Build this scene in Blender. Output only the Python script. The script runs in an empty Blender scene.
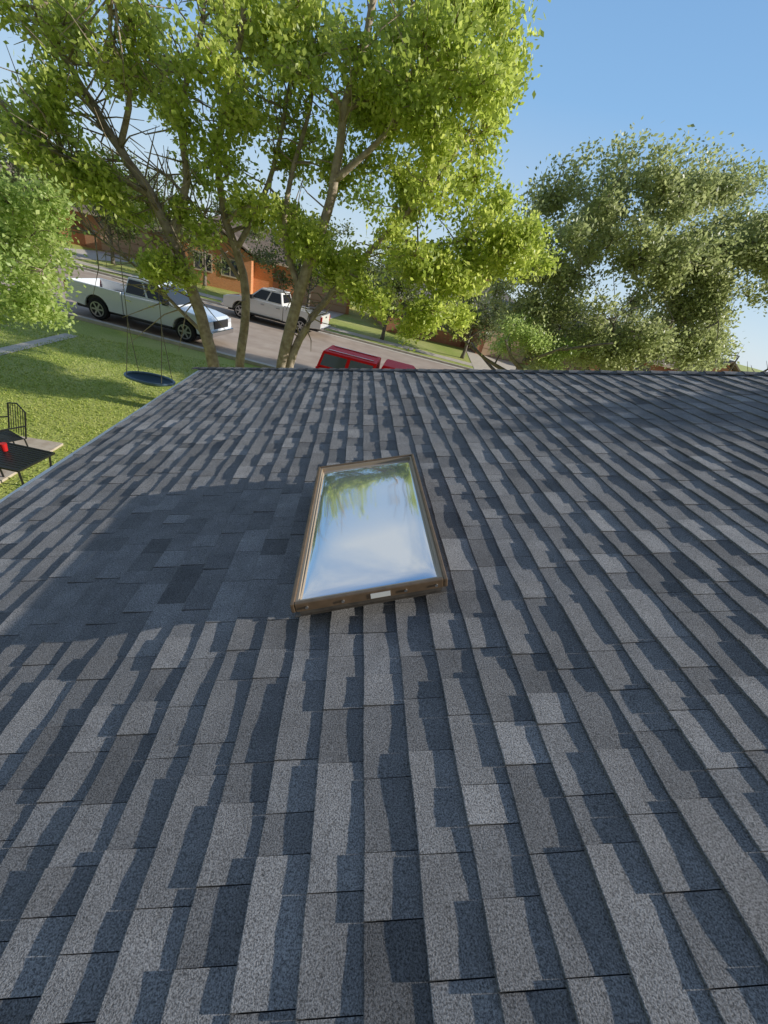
import bpy, math, random
import numpy as np
from mathutils import Vector, Matrix
random.seed(7); rng = np.random.default_rng(11)
C = bpy.context.scene.collection
R = math.radians

# ------------------------------------------------------------------ camera frame
F = 385.0; H = 4.3; h = 1.15
def V3(*a): return Vector(a)
vd = V3(363-384, 512-262, -F).normalized()                 # direction of the shingle courses
def up_from(slope_deg):
    e = V3(1, -math.tan(R(slope_deg)), 0)
    return e.cross(vd).normalized()
Zc = up_from(14.8); Yc = vd; Xc = Yc.cross(Zc).normalized()
nc = up_from(-5.0)
CAM = V3(0, 0, H)
def toworld(d): return V3(d.dot(Xc), d.dot(Yc), d.dot(Zc))
def ray(px, py): return toworld(V3(px-384, 512-py, -F))
def ground(px, py, z=0.0):
    d = ray(px, py); return CAM + d*((z-H)/d.z)
def at(px, py, Y):
    d = ray(px, py); return CAM + d*(Y/d.y)
N = toworld(nc).normalized()
PITCH = math.atan2(-N.x, N.z)
O = CAM - N*h
A = V3(0, 1, 0); B = A.cross(N).normalized()               # B upslope
if B.x < 0: B = -B
RM = Matrix(((B.x, A.x, N.x, O.x), (B.y, A.y, N.y, O.y), (B.z, A.z, N.z, O.z), (0, 0, 0, 1)))
def rp(px, py, w=0.0):
    d = ray(px, py); t = (w-h)/d.dot(N); p = CAM + d*t - O
    return (p.dot(B), p.dot(A))

cam = bpy.data.cameras.new('camera'); camo = bpy.data.objects.new('camera', cam); C.objects.link(camo)
cam.sensor_fit = 'HORIZONTAL'; cam.sensor_width = 36; cam.lens = F/768*36; cam.clip_end = 3000; cam.clip_start = .05
M = Matrix(((Xc.x, Xc.y, Xc.z), (Yc.x, Yc.y, Yc.z), (Zc.x, Zc.y, Zc.z))).to_4x4()
camo.matrix_world = Matrix.Translation(CAM) @ M
bpy.context.scene.camera = camo

# ------------------------------------------------------------------ light
GRZ = 5.7; SE = math.degrees(PITCH) + GRZ; SA = -2.0
S = V3(math.cos(R(SE))*math.cos(R(SA)), math.cos(R(SE))*math.sin(R(SA)), math.sin(R(SE)))
sl = bpy.data.lights.new('sun', 'SUN'); sl.energy = 5.0; sl.angle = R(.5); sl.color = (1, .95, .87)
so = bpy.data.objects.new('sun', sl); C.objects.link(so); so.rotation_euler = S.to_track_quat('Z', 'Y').to_euler()
w = bpy.data.worlds.new('World'); bpy.context.scene.world = w; w.use_nodes = True
nt = w.node_tree; bg = nt.nodes['Background']; sky = nt.nodes.new('ShaderNodeTexSky')
sky.sky_type = 'NISHITA'; sky.sun_disc = False; sky.sun_elevation = R(SE); sky.sun_rotation = math.atan2(S.x, S.y)
sky.air_density = 1.0; sky.dust_density = .2; sky.ozone_density = 1.0
BG = .12
def N_(t): return nt.nodes.new(t)
def mr(sock, a, b, c=0, d=1):
    n = N_('ShaderNodeMapRange'); n.inputs[1].default_value = a; n.inputs[2].default_value = b; n.inputs[3].default_value = c; n.inputs[4].default_value = d; nt.links.new(sock, n.inputs[0]); return n.outputs[0]
def mul(a, b): n = N_('ShaderNodeMath'); n.operation = 'MULTIPLY'; nt.links.new(a, n.inputs[0]); nt.links.new(b, n.inputs[1]); return n.outputs[0]
def mixc(f, a, b):
    n = N_('ShaderNodeMix'); n.data_type = 'RGBA'
    for i, q in ((0, f), (6, a), (7, b)):
        if hasattr(q, 'links'): nt.links.new(q, n.inputs[i])
        else: n.inputs[i].default_value = q
    return n.outputs[2]
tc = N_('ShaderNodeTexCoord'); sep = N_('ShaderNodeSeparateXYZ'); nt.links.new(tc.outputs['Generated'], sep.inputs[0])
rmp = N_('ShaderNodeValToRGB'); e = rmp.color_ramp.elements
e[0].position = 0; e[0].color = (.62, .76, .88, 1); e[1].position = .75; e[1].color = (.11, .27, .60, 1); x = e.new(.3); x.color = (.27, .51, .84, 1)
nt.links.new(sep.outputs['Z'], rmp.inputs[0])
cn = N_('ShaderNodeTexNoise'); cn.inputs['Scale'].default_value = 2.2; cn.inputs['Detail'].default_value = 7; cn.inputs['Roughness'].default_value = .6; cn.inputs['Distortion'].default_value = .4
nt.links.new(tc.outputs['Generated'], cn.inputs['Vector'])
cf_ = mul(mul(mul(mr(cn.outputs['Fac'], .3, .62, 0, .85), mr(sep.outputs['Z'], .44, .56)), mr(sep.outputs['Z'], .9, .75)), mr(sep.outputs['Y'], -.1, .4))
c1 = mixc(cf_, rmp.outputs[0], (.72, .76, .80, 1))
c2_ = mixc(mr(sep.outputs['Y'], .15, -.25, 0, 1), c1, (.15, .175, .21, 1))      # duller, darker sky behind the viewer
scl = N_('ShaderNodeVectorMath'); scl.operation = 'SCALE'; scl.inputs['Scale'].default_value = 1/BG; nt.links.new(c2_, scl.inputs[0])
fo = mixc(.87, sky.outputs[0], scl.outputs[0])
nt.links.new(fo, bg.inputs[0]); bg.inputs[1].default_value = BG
vs = bpy.context.scene.view_settings; vs.view_transform = 'Standard'; vs.look = 'None'; vs.exposure = 0

# ------------------------------------------------------------------ helpers
def tag(o, label=None, cat=None, group=None, kind=None):
    if label: o['label'] = label
    if cat: o['category'] = cat
    if group: o['group'] = group
    if kind: o['kind'] = kind
    return o
def empty(name, loc, rz=0, label=None, cat=None, group=None):
    o = bpy.data.objects.new(name, None); C.objects.link(o); o.location = loc; o.rotation_euler = (0, 0, rz)
    o.empty_display_size = .2
    return tag(o, label, cat, group)
def mesh_np(name, verts, faces, mat, parent=None, smooth=False, world=True, col=None, bevel=0):
    me = bpy.data.meshes.new(name); me.from_pydata([tuple(v) for v in verts] if not isinstance(verts, np.ndarray) else verts.tolist(), [], faces)
    if smooth: me.polygons.foreach_set('use_smooth', [True]*len(me.polygons))
    if mat: me.materials.append(mat)
    if col is not None:
        ca = me.color_attributes.new('col', 'FLOAT_COLOR', 'POINT')
        a = np.ones((len(me.vertices), 4), np.float32); a[:, :3] = np.asarray(col, np.float32).reshape(len(me.vertices), -1)
        ca.data.foreach_set('color', a.ravel())
    me.update()
    o = bpy.data.objects.new(name, me); C.objects.link(o)
    if parent is not None:
        o.parent = parent
        if world and parent.parent is None: o.matrix_parent_inverse = parent.matrix_basis.inverted()
    if bevel:
        b = o.modifiers.new('bevel', 'BEVEL'); b.width = bevel; b.segments = 2; b.limit_method = 'ANGLE'; b.angle_limit = R(35)
    return o
class Acc:
    def __init__(s): s.v = []; s.f = []; s.c = []
    def box(s, x0, x1, y0, y1, z0, z1, T=None):
        b = len(s.v)
        for p in ((x0, y0, z0), (x1, y0, z0), (x1, y1, z0), (x0, y1, z0), (x0, y0, z1), (x1, y0, z1), (x1, y1, z1), (x0, y1, z1)):
            p = Vector(p); s.v.append(tuple(T @ p) if T else tuple(p))
        for q in ((3, 2, 1, 0), (4, 5, 6, 7), (0, 1, 5, 4), (1, 2, 6, 5), (2, 3, 7, 6), (3, 0, 4, 7)): s.f.append(tuple(b+i for i in q))
        return s
    def poly(s, pts):
        b = len(s.v); s.v += [tuple(p) for p in pts]; s.f.append(tuple(range(b, b+len(pts)))); return s
    def prism(s, pts, off):
        b = len(s.v); n = len(pts); off = Vector(off)
        s.v += [tuple(p) for p in pts] + [tuple(Vector(p)+off) for p in pts]
        s.f.append(tuple(range(b, b+n))[::-1]); s.f.append(tuple(range(b+n, b+2*n)))
        for i in range(n): j = (i+1) % n; s.f.append((b+i, b+j, b+n+j, b+n+i))
        return s
    def tube(s, pts, rad, n=6):
        pts = [Vector(p) for p in pts]; b = len(s.v)
        if not hasattr(rad, '__len__'): rad = [rad]*len(pts)
        for i, p in enumerate(pts):
            t = (pts[min(i+1, len(pts)-1)]-pts[max(i-1, 0)]).normalized()
            a = t.cross(V3(0.31, .2, .93) if abs(t.z) < .9 else V3(1, .1, 0)).normalized(); c = t.cross(a)
            for k in range(n):
                an = 2*math.pi*k/n; s.v.append(tuple(p + (a*math.cos(an)+c*math.sin(an))*rad[i]))
        for i in range(len(pts)-1):
            for k in range(n):
                k2 = (k+1) % n; s.f.append((b+i*n+k, b+i*n+k2, b+(i+1)*n+k2, b+(i+1)*n+k))
        s.f.append(tuple(b+k for k in range(n))[::-1]); s.f.append(tuple(b+(len(pts)-1)*n+k for k in range(n)))
        return s
    def disc(s, c, ax, r, t, n=24, prof=None):
        c = Vector(c); b = len(s.v); prof = prof or [(-t/2, r), (t/2, r)]
        for (yy, rr) in prof:
            for k in range(n):
                an = 2*math.pi*k/n
                s.v.append((c.x+rr*math.cos(an), c.y+yy, c.z+rr*math.sin(an)) if ax == 'y' else (c.x+rr*math.cos(an), c.y+rr*math.sin(an), c.z+yy))
        m = len(prof)
        for i in range(m-1):
            for k in range(n):
                k2 = (k+1) % n; s.f.append((b+i*n+k, b+(i+1)*n+k, b+(i+1)*n+k2, b+i*n+k2))
        s.f.append(tuple(b+k for k in range(n))); s.f.append(tuple(b+(m-1)*n+k for k in range(n))[::-1])
        return s
    def build(s, name, mat, parent=None, smooth=False, bevel=0, world=False):
        return mesh_np(name, s.v, s.f, mat, parent, smooth, world, None, bevel)

# ------------------------------------------------------------------ materials
def mat(name, col, rough=.6, metal=0, noise=None, bump=None, spec=None, coat=0):
    m = bpy.data.materials.new(name); m.use_nodes = True; t = m.node_tree; p = t.nodes['Principled BSDF']
    p.inputs['Base Color'].default_value = (*col, 1); p.inputs['Roughness'].default_value = rough; p.inputs['Metallic'].default_value = metal
    if spec is not None: p.inputs['Specular IOR Level'].default_value = spec
    if coat: p.inputs['Coat Weight'].default_value = coat; p.inputs['Coat Roughness'].default_value = .05
    tc = t.nodes.new('ShaderNodeTexCoord')
    if noise:
        sc, col2, lo, hi = noise
        n = t.nodes.new('ShaderNodeTexNoise'); n.inputs['Scale'].default_value = sc; n.inputs['Detail'].default_value = 6
        t.links.new(tc.outputs['Object'], n.inputs['Vector'])
        r = t.nodes.new('ShaderNodeValToRGB'); r.color_ramp.elements[0].position = lo; r.color_ramp.elements[1].position = hi
        r.color_ramp.elements[0].color = (*col, 1); r.color_ramp.elements[1].color = (*col2, 1)
        t.links.new(n.outputs['Fac'], r.inputs[0]); t.links.new(r.outputs[0], p.inputs['Base Color'])
    if bump:
        n = t.nodes.new('ShaderNodeTexNoise'); n.inputs['Scale'].default_value = bump[0]; n.inputs['Detail'].default_value = 4
        t.links.new(tc.outputs['Object'], n.inputs['Vector'])
        b = t.nodes.new('ShaderNodeBump'); b.inputs['Strength'].default_value = bump[1]; b.inputs['Distance'].default_value = bump[2]
        t.links.new(n.outputs['Fac'], b.inputs['Height']); t.links.new(b.outputs[0], p.inputs['Normal'])
    return m
def leafmat(name, c1, c2, c3, trans=.45):
    m = bpy.data.materials.new(name); m.use_nodes = True; t = m.node_tree; p = t.nodes['Principled BSDF']; out = t.nodes['Material Output']
    a = t.nodes.new('ShaderNodeAttribute'); a.attribute_name = 'col'
    r = t.nodes.new('ShaderNodeValToRGB'); e = r.color_ramp.elements; e[0].color = (*c1, 1); e[1].color = (*c3, 1); x = e.new(.5); x.color = (*c2, 1)
    t.links.new(a.outputs['Fac'], r.inputs[0]); t.links.new(r.outputs[0], p.inputs['Base Color']); p.inputs['Roughness'].default_value = .45
    tr = t.nodes.new('ShaderNodeBsdfTranslucent'); hs = t.nodes.new('ShaderNodeHueSaturation'); hs.inputs['Value'].default_value = 1.5; hs.inputs['Hue'].default_value = .493
    t.links.new(r.outputs[0], hs.inputs['Color']); t.links.new(hs.outputs[0], tr.inputs[0])
    mx = t.nodes.new('ShaderNodeMixShader'); mx.inputs[0].default_value = trans
    t.links.new(p.outputs[0], mx.inputs[1]); t.links.new(tr.outputs[0], mx.inputs[2]); t.links.new(mx.outputs[0], out.inputs[0])
    return m
def brickmat(name, c1, c2, mortar, sc=5):
    m = bpy.data.materials.new(name); m.use_nodes = True; t = m.node_tree; p = t.nodes['Principled BSDF']; p.inputs['Roughness'].default_value = .85
    tc = t.nodes.new('ShaderNodeTexCoord'); mp = t.nodes.new('ShaderNodeMapping'); mp.inputs['Rotation'].default_value = (R(90), 0, 0)
    b = t.nodes.new('ShaderNodeTexBrick'); b.inputs['Color1'].default_value = (*c1, 1); b.inputs['Color2'].default_value = (*c2, 1); b.inputs['Mortar'].default_value = (*mortar, 1)
    b.inputs['Scale'].default_value = sc; b.inputs['Mortar Size'].default_value = .015
    t.links.new(tc.outputs['Object'], mp.inputs[0]); t.links.new(mp.outputs[0], b.inputs[0]); t.links.new(b.outputs[0], p.inputs['Base Color'])
    return m

def shingle_mat():
    m = bpy.data.materials.new('asphalt_shingle'); m.use_nodes = True; t = m.node_tree; p = t.nodes['Principled BSDF']
    L = t.links.new
    p.inputs['Roughness'].default_value = .85; p.inputs['Specular IOR Level'].default_value = .25
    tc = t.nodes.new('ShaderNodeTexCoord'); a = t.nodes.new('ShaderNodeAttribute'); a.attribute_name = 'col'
    g = t.nodes.new('ShaderNodeTexNoise'); g.inputs['Scale'].default_value = 290; g.inputs['Detail'].default_value = 3; g.inputs['Roughness'].default_value = .7
    L(tc.outputs['Object'], g.inputs['Vector'])
    big = t.nodes.new('ShaderNodeTexNoise'); big.inputs['Scale'].default_value = 9; big.inputs['Detail'].default_value = 4; L(tc.outputs['Object'], big.inputs['Vector'])
    r = t.nodes.new('ShaderNodeValToRGB'); e = r.color_ramp.elements
    e[0].position = 0; e[0].color = (.06, .06, .062, 1); e[1].position = 1; e[1].color = (.95, .93, .915, 1); x = e.new(.5); x.color = (.39, .381, .375, 1)
    ad = t.nodes.new('ShaderNodeMath'); ad.operation = 'MULTIPLY_ADD'; ad.inputs[1].default_value = .3; L(big.outputs['Fac'], ad.inputs[0])
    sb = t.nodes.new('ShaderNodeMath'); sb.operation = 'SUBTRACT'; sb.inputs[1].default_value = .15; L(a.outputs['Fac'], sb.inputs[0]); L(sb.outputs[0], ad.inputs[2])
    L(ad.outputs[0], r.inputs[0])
    gr = t.nodes.new('ShaderNodeValToRGB'); gr.color_ramp.elements[0].position = .36; gr.color_ramp.elements[1].position = .62
    gr.color_ramp.elements[0].color = (.24, .24, .24, 1); gr.color_ramp.elements[1].color = (1.0, 1.0, 1.0, 1); L(g.outputs['Fac'], gr.inputs[0])
    sc = t.nodes.new('ShaderNodeMix'); sc.data_type = 'RGBA'; sc.blend_type = 'MULTIPLY'; sc.inputs[0].default_value = 1
    L(r.outputs[0], sc.inputs[6]); L(gr.outputs[0], sc.inputs[7]); L(sc.outputs[2], p.inputs['Base Color'])
    b = t.nodes.new('ShaderNodeBump'); b.inputs['Strength'].default_value = 1; b.inputs['Distance'].default_value = .006; L(g.outputs['Fac'], b.inputs['Height']); L(b.outputs[0], p.inputs['Normal'])
    return m
m_sh = shingle_mat()
m_under = mat('roof_underlay', (.03, .032, .036), .9)
m_drip = mat('white_drip_metal', (.9, .88, .84), .5, noise=(14, (.78, .75, .7), .4, .7))
m_bronze = mat('bronze_aluminium', (.26, .17, .10), .38, .4, noise=(30, (.18, .12, .07), .35, .75), bump=(90, .15, .001))
m_flash = mat('dark_flashing', (.09, .08, .07), .6, .2, noise=(20, (.14, .12, .10), .4, .6))
m_white = mat('white_label', (.85, .85, .82), .5)
m_brick = brickmat('brick_orange', (.68, .28, .12), (.56, .22, .09), (.6, .45, .32), 4)
m_brick2 = brickmat('brick_red', (.55, .22, .12), (.45, .17, .09), (.5, .38, .3), 4)
m_brick3 = brickmat('brick_tan', (.55, .28, .15), (.45, .22, .12), (.5, .4, .3), 4)
m_roofA = mat('far_roof_brown', (.14, .105, .08), .9, noise=(3, (.22, .17, .13), .35, .65))
m_roofB = mat('far_roof_grey', (.14, .125, .11), .9, noise=(3, (.21, .19, .17), .35, .65))
m_trim = mat('tan_trim', (.55, .46, .36), .6)
m_pane = mat('window_pane', (.03, .04, .05), .06, 0, spec=.8)
m_asphalt = mat('street_asphalt', (.36, .275, .21), .9, noise=(1.2, (.47, .38, .30), .3, .7), bump=(60, .3, .004))
m_conc = mat('concrete', (.62, .55, .45), .85, noise=(4, (.5, .44, .36), .35, .7), bump=(80, .2, .003))
m_bark = mat('bark', (.28, .22, .165), .95, noise=(9, (.48, .40, .31), .35, .65), bump=(22, .8, .02))
m_bark2 = mat('bark_dark', (.14, .12, .10), .95, noise=(9, (.24, .21, .18), .35, .65), bump=(22, .8, .02))
def grassmat():
    m = mat('lawn', (.05, .085, .018), .95)
    t = m.node_tree; L = t.links.new; p = t.nodes['Principled BSDF']; tc = t.nodes.new('ShaderNodeTexCoord')
    n1 = t.nodes.new('ShaderNodeTexNoise'); n1.inputs['Scale'].default_value = .45; n1.inputs['Detail'].default_value = 5
    n2 = t.nodes.new('ShaderNodeTexNoise'); n2.inputs['Scale'].default_value = 25; n2.inputs['Detail'].default_value = 6
    L(tc.outputs['Object'], n1.inputs['Vector']); L(tc.outputs['Object'], n2.inputs['Vector'])
    r1 = t.nodes.new('ShaderNodeValToRGB'); r1.color_ramp.elements[0].position = .35; r1.color_ramp.elements[1].position = .7
    r1.color_ramp.elements[0].color = (.42, .50, .09, 1); r1.color_ramp.elements[1].color = (.62, .62, .20, 1); L(n1.outputs['Fac'], r1.inputs[0])
    r2 = t.nodes.new('ShaderNodeValToRGB'); r2.color_ramp.elements[0].position = .3; r2.color_ramp.elements[1].position = .7
    r2.color_ramp.elements[0].color = (.5, .5, .45, 1); r2.color_ramp.elements[1].color = (1, 1, 1, 1); L(n2.outputs['Fac'], r2.inputs[0])
    mx = t.nodes.new('ShaderNodeMix'); mx.data_type = 'RGBA'; mx.blend_type = 'MULTIPLY'; mx.inputs[0].default_value = 1
    L(r1.outputs[0], mx.inputs[6]); L(r2.outputs[0], mx.inputs[7]); L(mx.outputs[2], p.inputs['Base Color'])
    b = t.nodes.new('ShaderNodeBump'); b.inputs['Strength'].default_value = .7; b.inputs['Distance'].default_value = .04; L(n2.outputs['Fac'], b.inputs['Height']); L(b.outputs[0], p.inputs['Normal'])
    return m
m_lawn = grassmat()
m_blade = leafmat('grass_blade', (.20, .29, .05), (.36, .43, .09), (.54, .54, .19), .45)
m_leafA = leafmat('leaf_bright', (.23, .31, .05), (.43, .52, .10), (.62, .66, .19), .5)
m_leafB = leafmat('leaf_pale', (.26, .37, .10), (.42, .53, .17), (.58, .64, .26), .5)
m_leafC = leafmat('leaf_olive', (.22, .27, .10), (.35, .40, .17), (.48, .51, .25), .45)
m_leafD = leafmat('leaf_far', (.08, .11, .035), (.14, .18, .06), (.25, .27, .10), .35)

# ------------------------------------------------------------------ the roof
s_eave = rp(97, 441)[0]; y_l = rp(195, 369)[1]; y_r = rp(768, 375)[1]
s_r = rp(768, 375)[0]; s_l = rp(195, 369)[0]
def y_far(s): return y_l + (y_r-y_l)*(s-s_l)/(s_r-s_l)
E = .125; NC = 67
s_ridge = s_eave + E*NC; Y0 = -4.0
house = empty('brick_house', (RM @ V3((s_eave+s_ridge)/2, 1, 0)).to_2d().to_3d(), 0,
              'house in the foreground with a grey asphalt shingle roof and a bronze framed skylight', 'house')
sv, sf, sc = [], [], []
nseg = 6
for i in range(NC):
    s0 = s_eave + i*E - .010; y = Y0 - random.random()*.3
    yend = y_far(s0+E/2); ph = [random.random()*6.28 for _ in range(3)]
    thick = random.random() < .5
    while y < yend:
        ln = random.choice((.09, .115, .14, .17, .2, .24))*random.uniform(.9, 1.1)
        y1 = min(y+ln, yend)
        t = random.uniform(.0128, .0148) if thick else random.uniform(.0082, .0098)
        tone = random.choice((.40, .45, .48, .51, .54, .58)) + random.uniform(-.03, .03)
        if not thick: tone -= .05
        if random.random() < .10: tone -= .10
        if random.random() < .03: tone += .08
        g = .0010; b = len(sv); k = random.random()*10
        for j in range(nseg+1):
            u = j/nseg; yy = y+g + (y1-y-2*g)*u
            wv_ = .5*math.sin(yy*11+ph[0])+.5*math.sin(yy*23+ph[1])
            tt = t + .0016*wv_ + .0004*random.uniform(-1, 1)
            se = s0 + .0014*math.sin(yy*15+ph[2]) + random.uniform(-.0006, .0006)
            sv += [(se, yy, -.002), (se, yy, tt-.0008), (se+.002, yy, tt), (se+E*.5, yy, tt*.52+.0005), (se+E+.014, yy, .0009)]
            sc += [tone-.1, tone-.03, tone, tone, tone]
        for j in range(nseg):
            for q in range(4):
                a0 = b+j*5+q; sf.append((a0, a0+5, a0+6, a0+1))
        sf.append((b, b+1, b+2, b+3, b+4)); e_ = b+nseg*5; sf.append((e_+4, e_+3, e_+2, e_+1, e_))
        y = y1; thick = (not thick) if random.random() < .6 else thick
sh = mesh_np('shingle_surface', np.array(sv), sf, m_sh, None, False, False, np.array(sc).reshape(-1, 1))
def onhouse(o, mtx=RM, parent=house):
    o.parent = parent; o.matrix_parent_inverse = Matrix.Translation(house.location).inverted() @ mtx
    return o
onhouse(sh)
tag(sh, 'grey laminated shingles laid in courses on the roof slope')
a = Acc(); a.poly([(s_eave-.005, Y0, -.004), (s_ridge, Y0, -.004), (s_ridge, y_far(s_ridge), -.004), (s_eave-.005, y_far(s_eave), -.004)][::1])
a.prism([(s_eave+.01, Y0, -.02), (s_ridge, Y0, -.02), (s_ridge, y_far(s_ridge)-.02, -.02), (s_eave+.01, y_far(s_eave)-.02, -.02)], (0, 0, -.1))
onhouse(a.build('roof_deck', m_under))
rw = RM @ V3(s_ridge, 0, 0)
a = Acc(); dx = (s_ridge-s_eave)*math.cos(PITCH); dz = (s_ridge-s_eave)*math.sin(PITCH)
yf = y_far(s_ridge)
a.prism([(rw.x, Y0, rw.z-.003), (rw.x+dx, Y0, rw.z-dz), (rw.x+dx, yf, rw.z-dz), (rw.x, yf, rw.z-.003)], (0, 0, -.1))
ob = a.build('back_roof_slope', m_sh); onhouse(ob, Matrix.Identity(4))
cv, cf, cc = [], [], []
def caps(p0, p1, wdt, step=.15):
    p0 = Vector(p0); p1 = Vector(p1); L_ = (p1-p0).length; d = (p1-p0)/L_; n_ = int(L_/step)
    q = V3(-d.y, d.x, 0)
    for i in range(n_+1):
        c = p0+d*(i*step); b = len(cv); tone = random.uniform(.15, .5)
        for (al, z) in ((0, .022+random.uniform(0, .003)), (step+.03, .014)):
            for (u, dz_) in ((-1, -.006), (-.9, .0), (-.35, .006), (.35, .006), (.9, -.003), (1.05, -.05)):
                p = c + d*al + q*(u*wdt); cv.append((p.x, p.y, z+dz_)); cc.append(tone)
        for j in range(5): cf.append((b+j, b+j+1, b+6+j+1, b+6+j))
        b2 = len(cv)
        for j in range(6): x = cv[b+j]; cv.append((x[0], x[1], x[2]-.012)); cc.append(tone-.1)
        for j in range(5): cf.append((b2+j, b2+j+1, b+j+1, b+j))
caps((s_l-.0, y_far(s_l)-.01, 0), (s_ridge, y_far(s_ridge)-.01, 0), .06)
o = mesh_np('rake_cap', np.array(cv), cf, m_sh, None, False, False, np.array(cc).reshape(-1, 1)); onhouse(o)
a = Acc()
a.box(s_eave-.075, s_eave+.0, Y0, y_far(s_eave)+.02, -.006, -.0025); a.box(s_eave-.078, s_eave-.074, Y0, y_far(s_eave)+.02, -.09, -.0026)
onhouse(a.build('drip_edge', m_drip))
a = Acc(); a.prism([(s_eave-.05, y_far(s_eave)+.045, -.01), (s_ridge, y_far(s_ridge)+.045, -.01), (s_ridge, y_far(s_ridge)+.065, -.01), (s_eave-.05, y_far(s_eave)+.065, -.01)], (0, 0, -.16))
onhouse(a.build('rake_fascia', m_drip))
ev = RM @ V3(s_eave, 0, 0); x0w = ev.x+.45; x1w = rw.x+dx-.45; yw = min(y_l, y_far(s_ridge))-.25
a = Acc(); zt0 = ev.z-.02
a.prism([(x0w, yw, 0), (x1w, yw, 0), (x1w, yw, zt0), (rw.x, yw, rw.z-.16), (x0w, yw, zt0)], (0, Y0+.3-yw, 0))
onhouse(a.build('wall', m_brick), Matrix.Identity(4))

# skylight -------------------------------------------------------
SH = .13
cs = [Vector(rp(x, y, SH)) for x, y in ((288, 604), (450, 580), (412, 453), (319, 467))]
cen = (cs[0]+cs[1]+cs[2]+cs[3])/4; mb = (cs[0]+cs[1])/2; mt = (cs[2]+cs[3])/2
ax = (mt-mb); SL = ax.length; wv = ((cs[1]-cs[0])+(cs[2]-cs[3]))/2; SW = wv.length
ux = wv/SW; uy = ax/SL
SM = RM @ Matrix(((ux.x, uy.x, 0, cen.x), (ux.y, uy.y, 0, cen.y), (0, 0, 1, 0), (0, 0, 0, 1)))
hw, hl = SW/2, SL/2
def frame(a, x, y, wd, z0, z1):
    a.box(-x, -x+wd, -y, y, z0, z1); a.box(x-wd, x, -y, y, z0, z1)
    a.box(-x+wd, x-wd, -y, -y+wd, z0, z1); a.box(-x+wd, x-wd, y-wd, y, z0, z1)
a = Acc(); frame(a, hw, hl, .016, SH-.042, SH)
sk = onhouse(a.build('skylight', m_bronze, bevel=.004), SM); tag(sk, 'bronze metal framed skylight with bright reflecting glass set in the roof slope')
def sub(acc, name, m, **k):
    o = acc.build(name, m, **k); o.parent = sk; return o
a = Acc(); frame(a, hw-.012, hl-.055, .03, 0, SH-.043); sub(a, 'curb', m_flash)
a = Acc(); frame(a, hw-.0165, hl-.0165, .010, SH-.03, SH-.006); sub(a, 'glazing_bead', mat('tan_gasket', (.42, .33, .23), .45, .2))
a = Acc(); frame(a, hw+.008, hl-.045, .03, 0.0175, .0195); sub(a, 'flashing', m_flash)
gm = bpy.data.materials.new('coated_glass'); gm.use_nodes = True; t = gm.node_tree; p = t.nodes['Principled BSDF']; out = t.nodes['Material Output']
p.inputs['Base Color'].default_value = (.7, .72, .73, 1); p.inputs['Roughness'].default_value = .3
gl = t.nodes.new('ShaderNodeBsdfGlossy'); gl.inputs['Roughness'].default_value = .05; gl.inputs['Color'].default_value = (1, .99, .95, 1)
tc = t.nodes.new('ShaderNodeTexCoord'); n = t.nodes.new('ShaderNodeTexNoise'); n.inputs['Scale'].default_value = 2.4; n.inputs['Detail'].default_value = 0
b = t.nodes.new('ShaderNodeBump'); b.inputs['Strength'].default_value = .4; b.inputs['Distance'].default_value = .025
t.links.new(tc.outputs['Object'], n.inputs['Vector']); t.links.new(n.outputs['Fac'], b.inputs['Height']); t.links.new(b.outputs[0], gl.inputs['Normal'])
mx = t.nodes.new('ShaderNodeMixShader'); mx.inputs[0].default_value = .76
t.links.new(p.outputs[0], mx.inputs[1]); t.links.new(gl.outputs[0], mx.inputs[2]); t.links.new(mx.outputs[0], out.inputs[0])
a = Acc()
gx, gy = hw-.021, hl-.021
for i in range(33):
    for j in range(41):
        u, v_ = i/16-1, j/20-1; a.v.append((gx*u, gy*v_, SH-.026+.017*(1-u**6)**.6*(1-v_**6)**.6))
for i in range(32):
    for j in range(40): q = i*41+j; a.f.append((q, q+41, q+42, q+1))
sub(a, 'glass', gm, smooth=True)
a = Acc(); a.box(.0, .075, -hl-.0025, -hl-.0005, SH-.034, SH-.010); sub(a, 'sticker', m_white)
m_screw = mat('screw_steel', (.5, .48, .45), .35, .9)
for sx in (-hw*.8, -hw*.35, hw*.45, hw*.85):
    a = Acc(); a.disc((sx, -hl-.002, SH-.022), 'y', .006, .006, 10); sub(a, 'screw', m_screw)

# ------------------------------------------------------------------ ground, street
def struct(o): o['kind'] = 'structure'; return o
a = Acc(); a.poly([(-700, -300, 0), (700, -300, 0), (700, 1200, 0), (-700, 1200, 0)]); struct(a.build('ground', m_lawn))
ra = -9.5; RD = Matrix.Translation((0, 15.75, 0)) @ Matrix.Rotation(R(ra), 4, 'Z'); RW = 11.2
def roadbox(name, m, x0, x1, y0, y1, z0, z1): a = Acc(); a.box(x0, x1, y0, y1, z0, z1, RD); return struct(a.build(name, m))
def flat(name, m, x0, x1, y0, y1, z): a = Acc(); a.poly([RD @ V3(*p) for p in ((x0, y0, z), (x1, y0, z), (x1, y1, z), (x0, y1, z))]); return struct(a.build(name, m))
flat('street', m_asphalt, -150, 150, 0, RW, .006)
rx = at(325, 350, 14.6).x
roadbox('kerb', m_conc, -150, rx-1.5, -.18, 0, 0, .12); roadbox('kerb', m_conc, rx+7.5, 150, -.18, 0, 0, .12); roadbox('kerb', m_conc, -150, 150, RW, RW+.18, 0, .12)
flat('driveway', m_conc, rx-1.5, rx+7.5, -3.4, -.0, .012)
for (y0, y1) in ((.0, .45), (RW-.45, RW)): flat('gutter', m_conc, -150, 150, y0, y1, .011 if y0 > 1 else .016)
flat('sidewalk', m_conc, -150, 150, RW+1.8, RW+3.0, .012)
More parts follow.
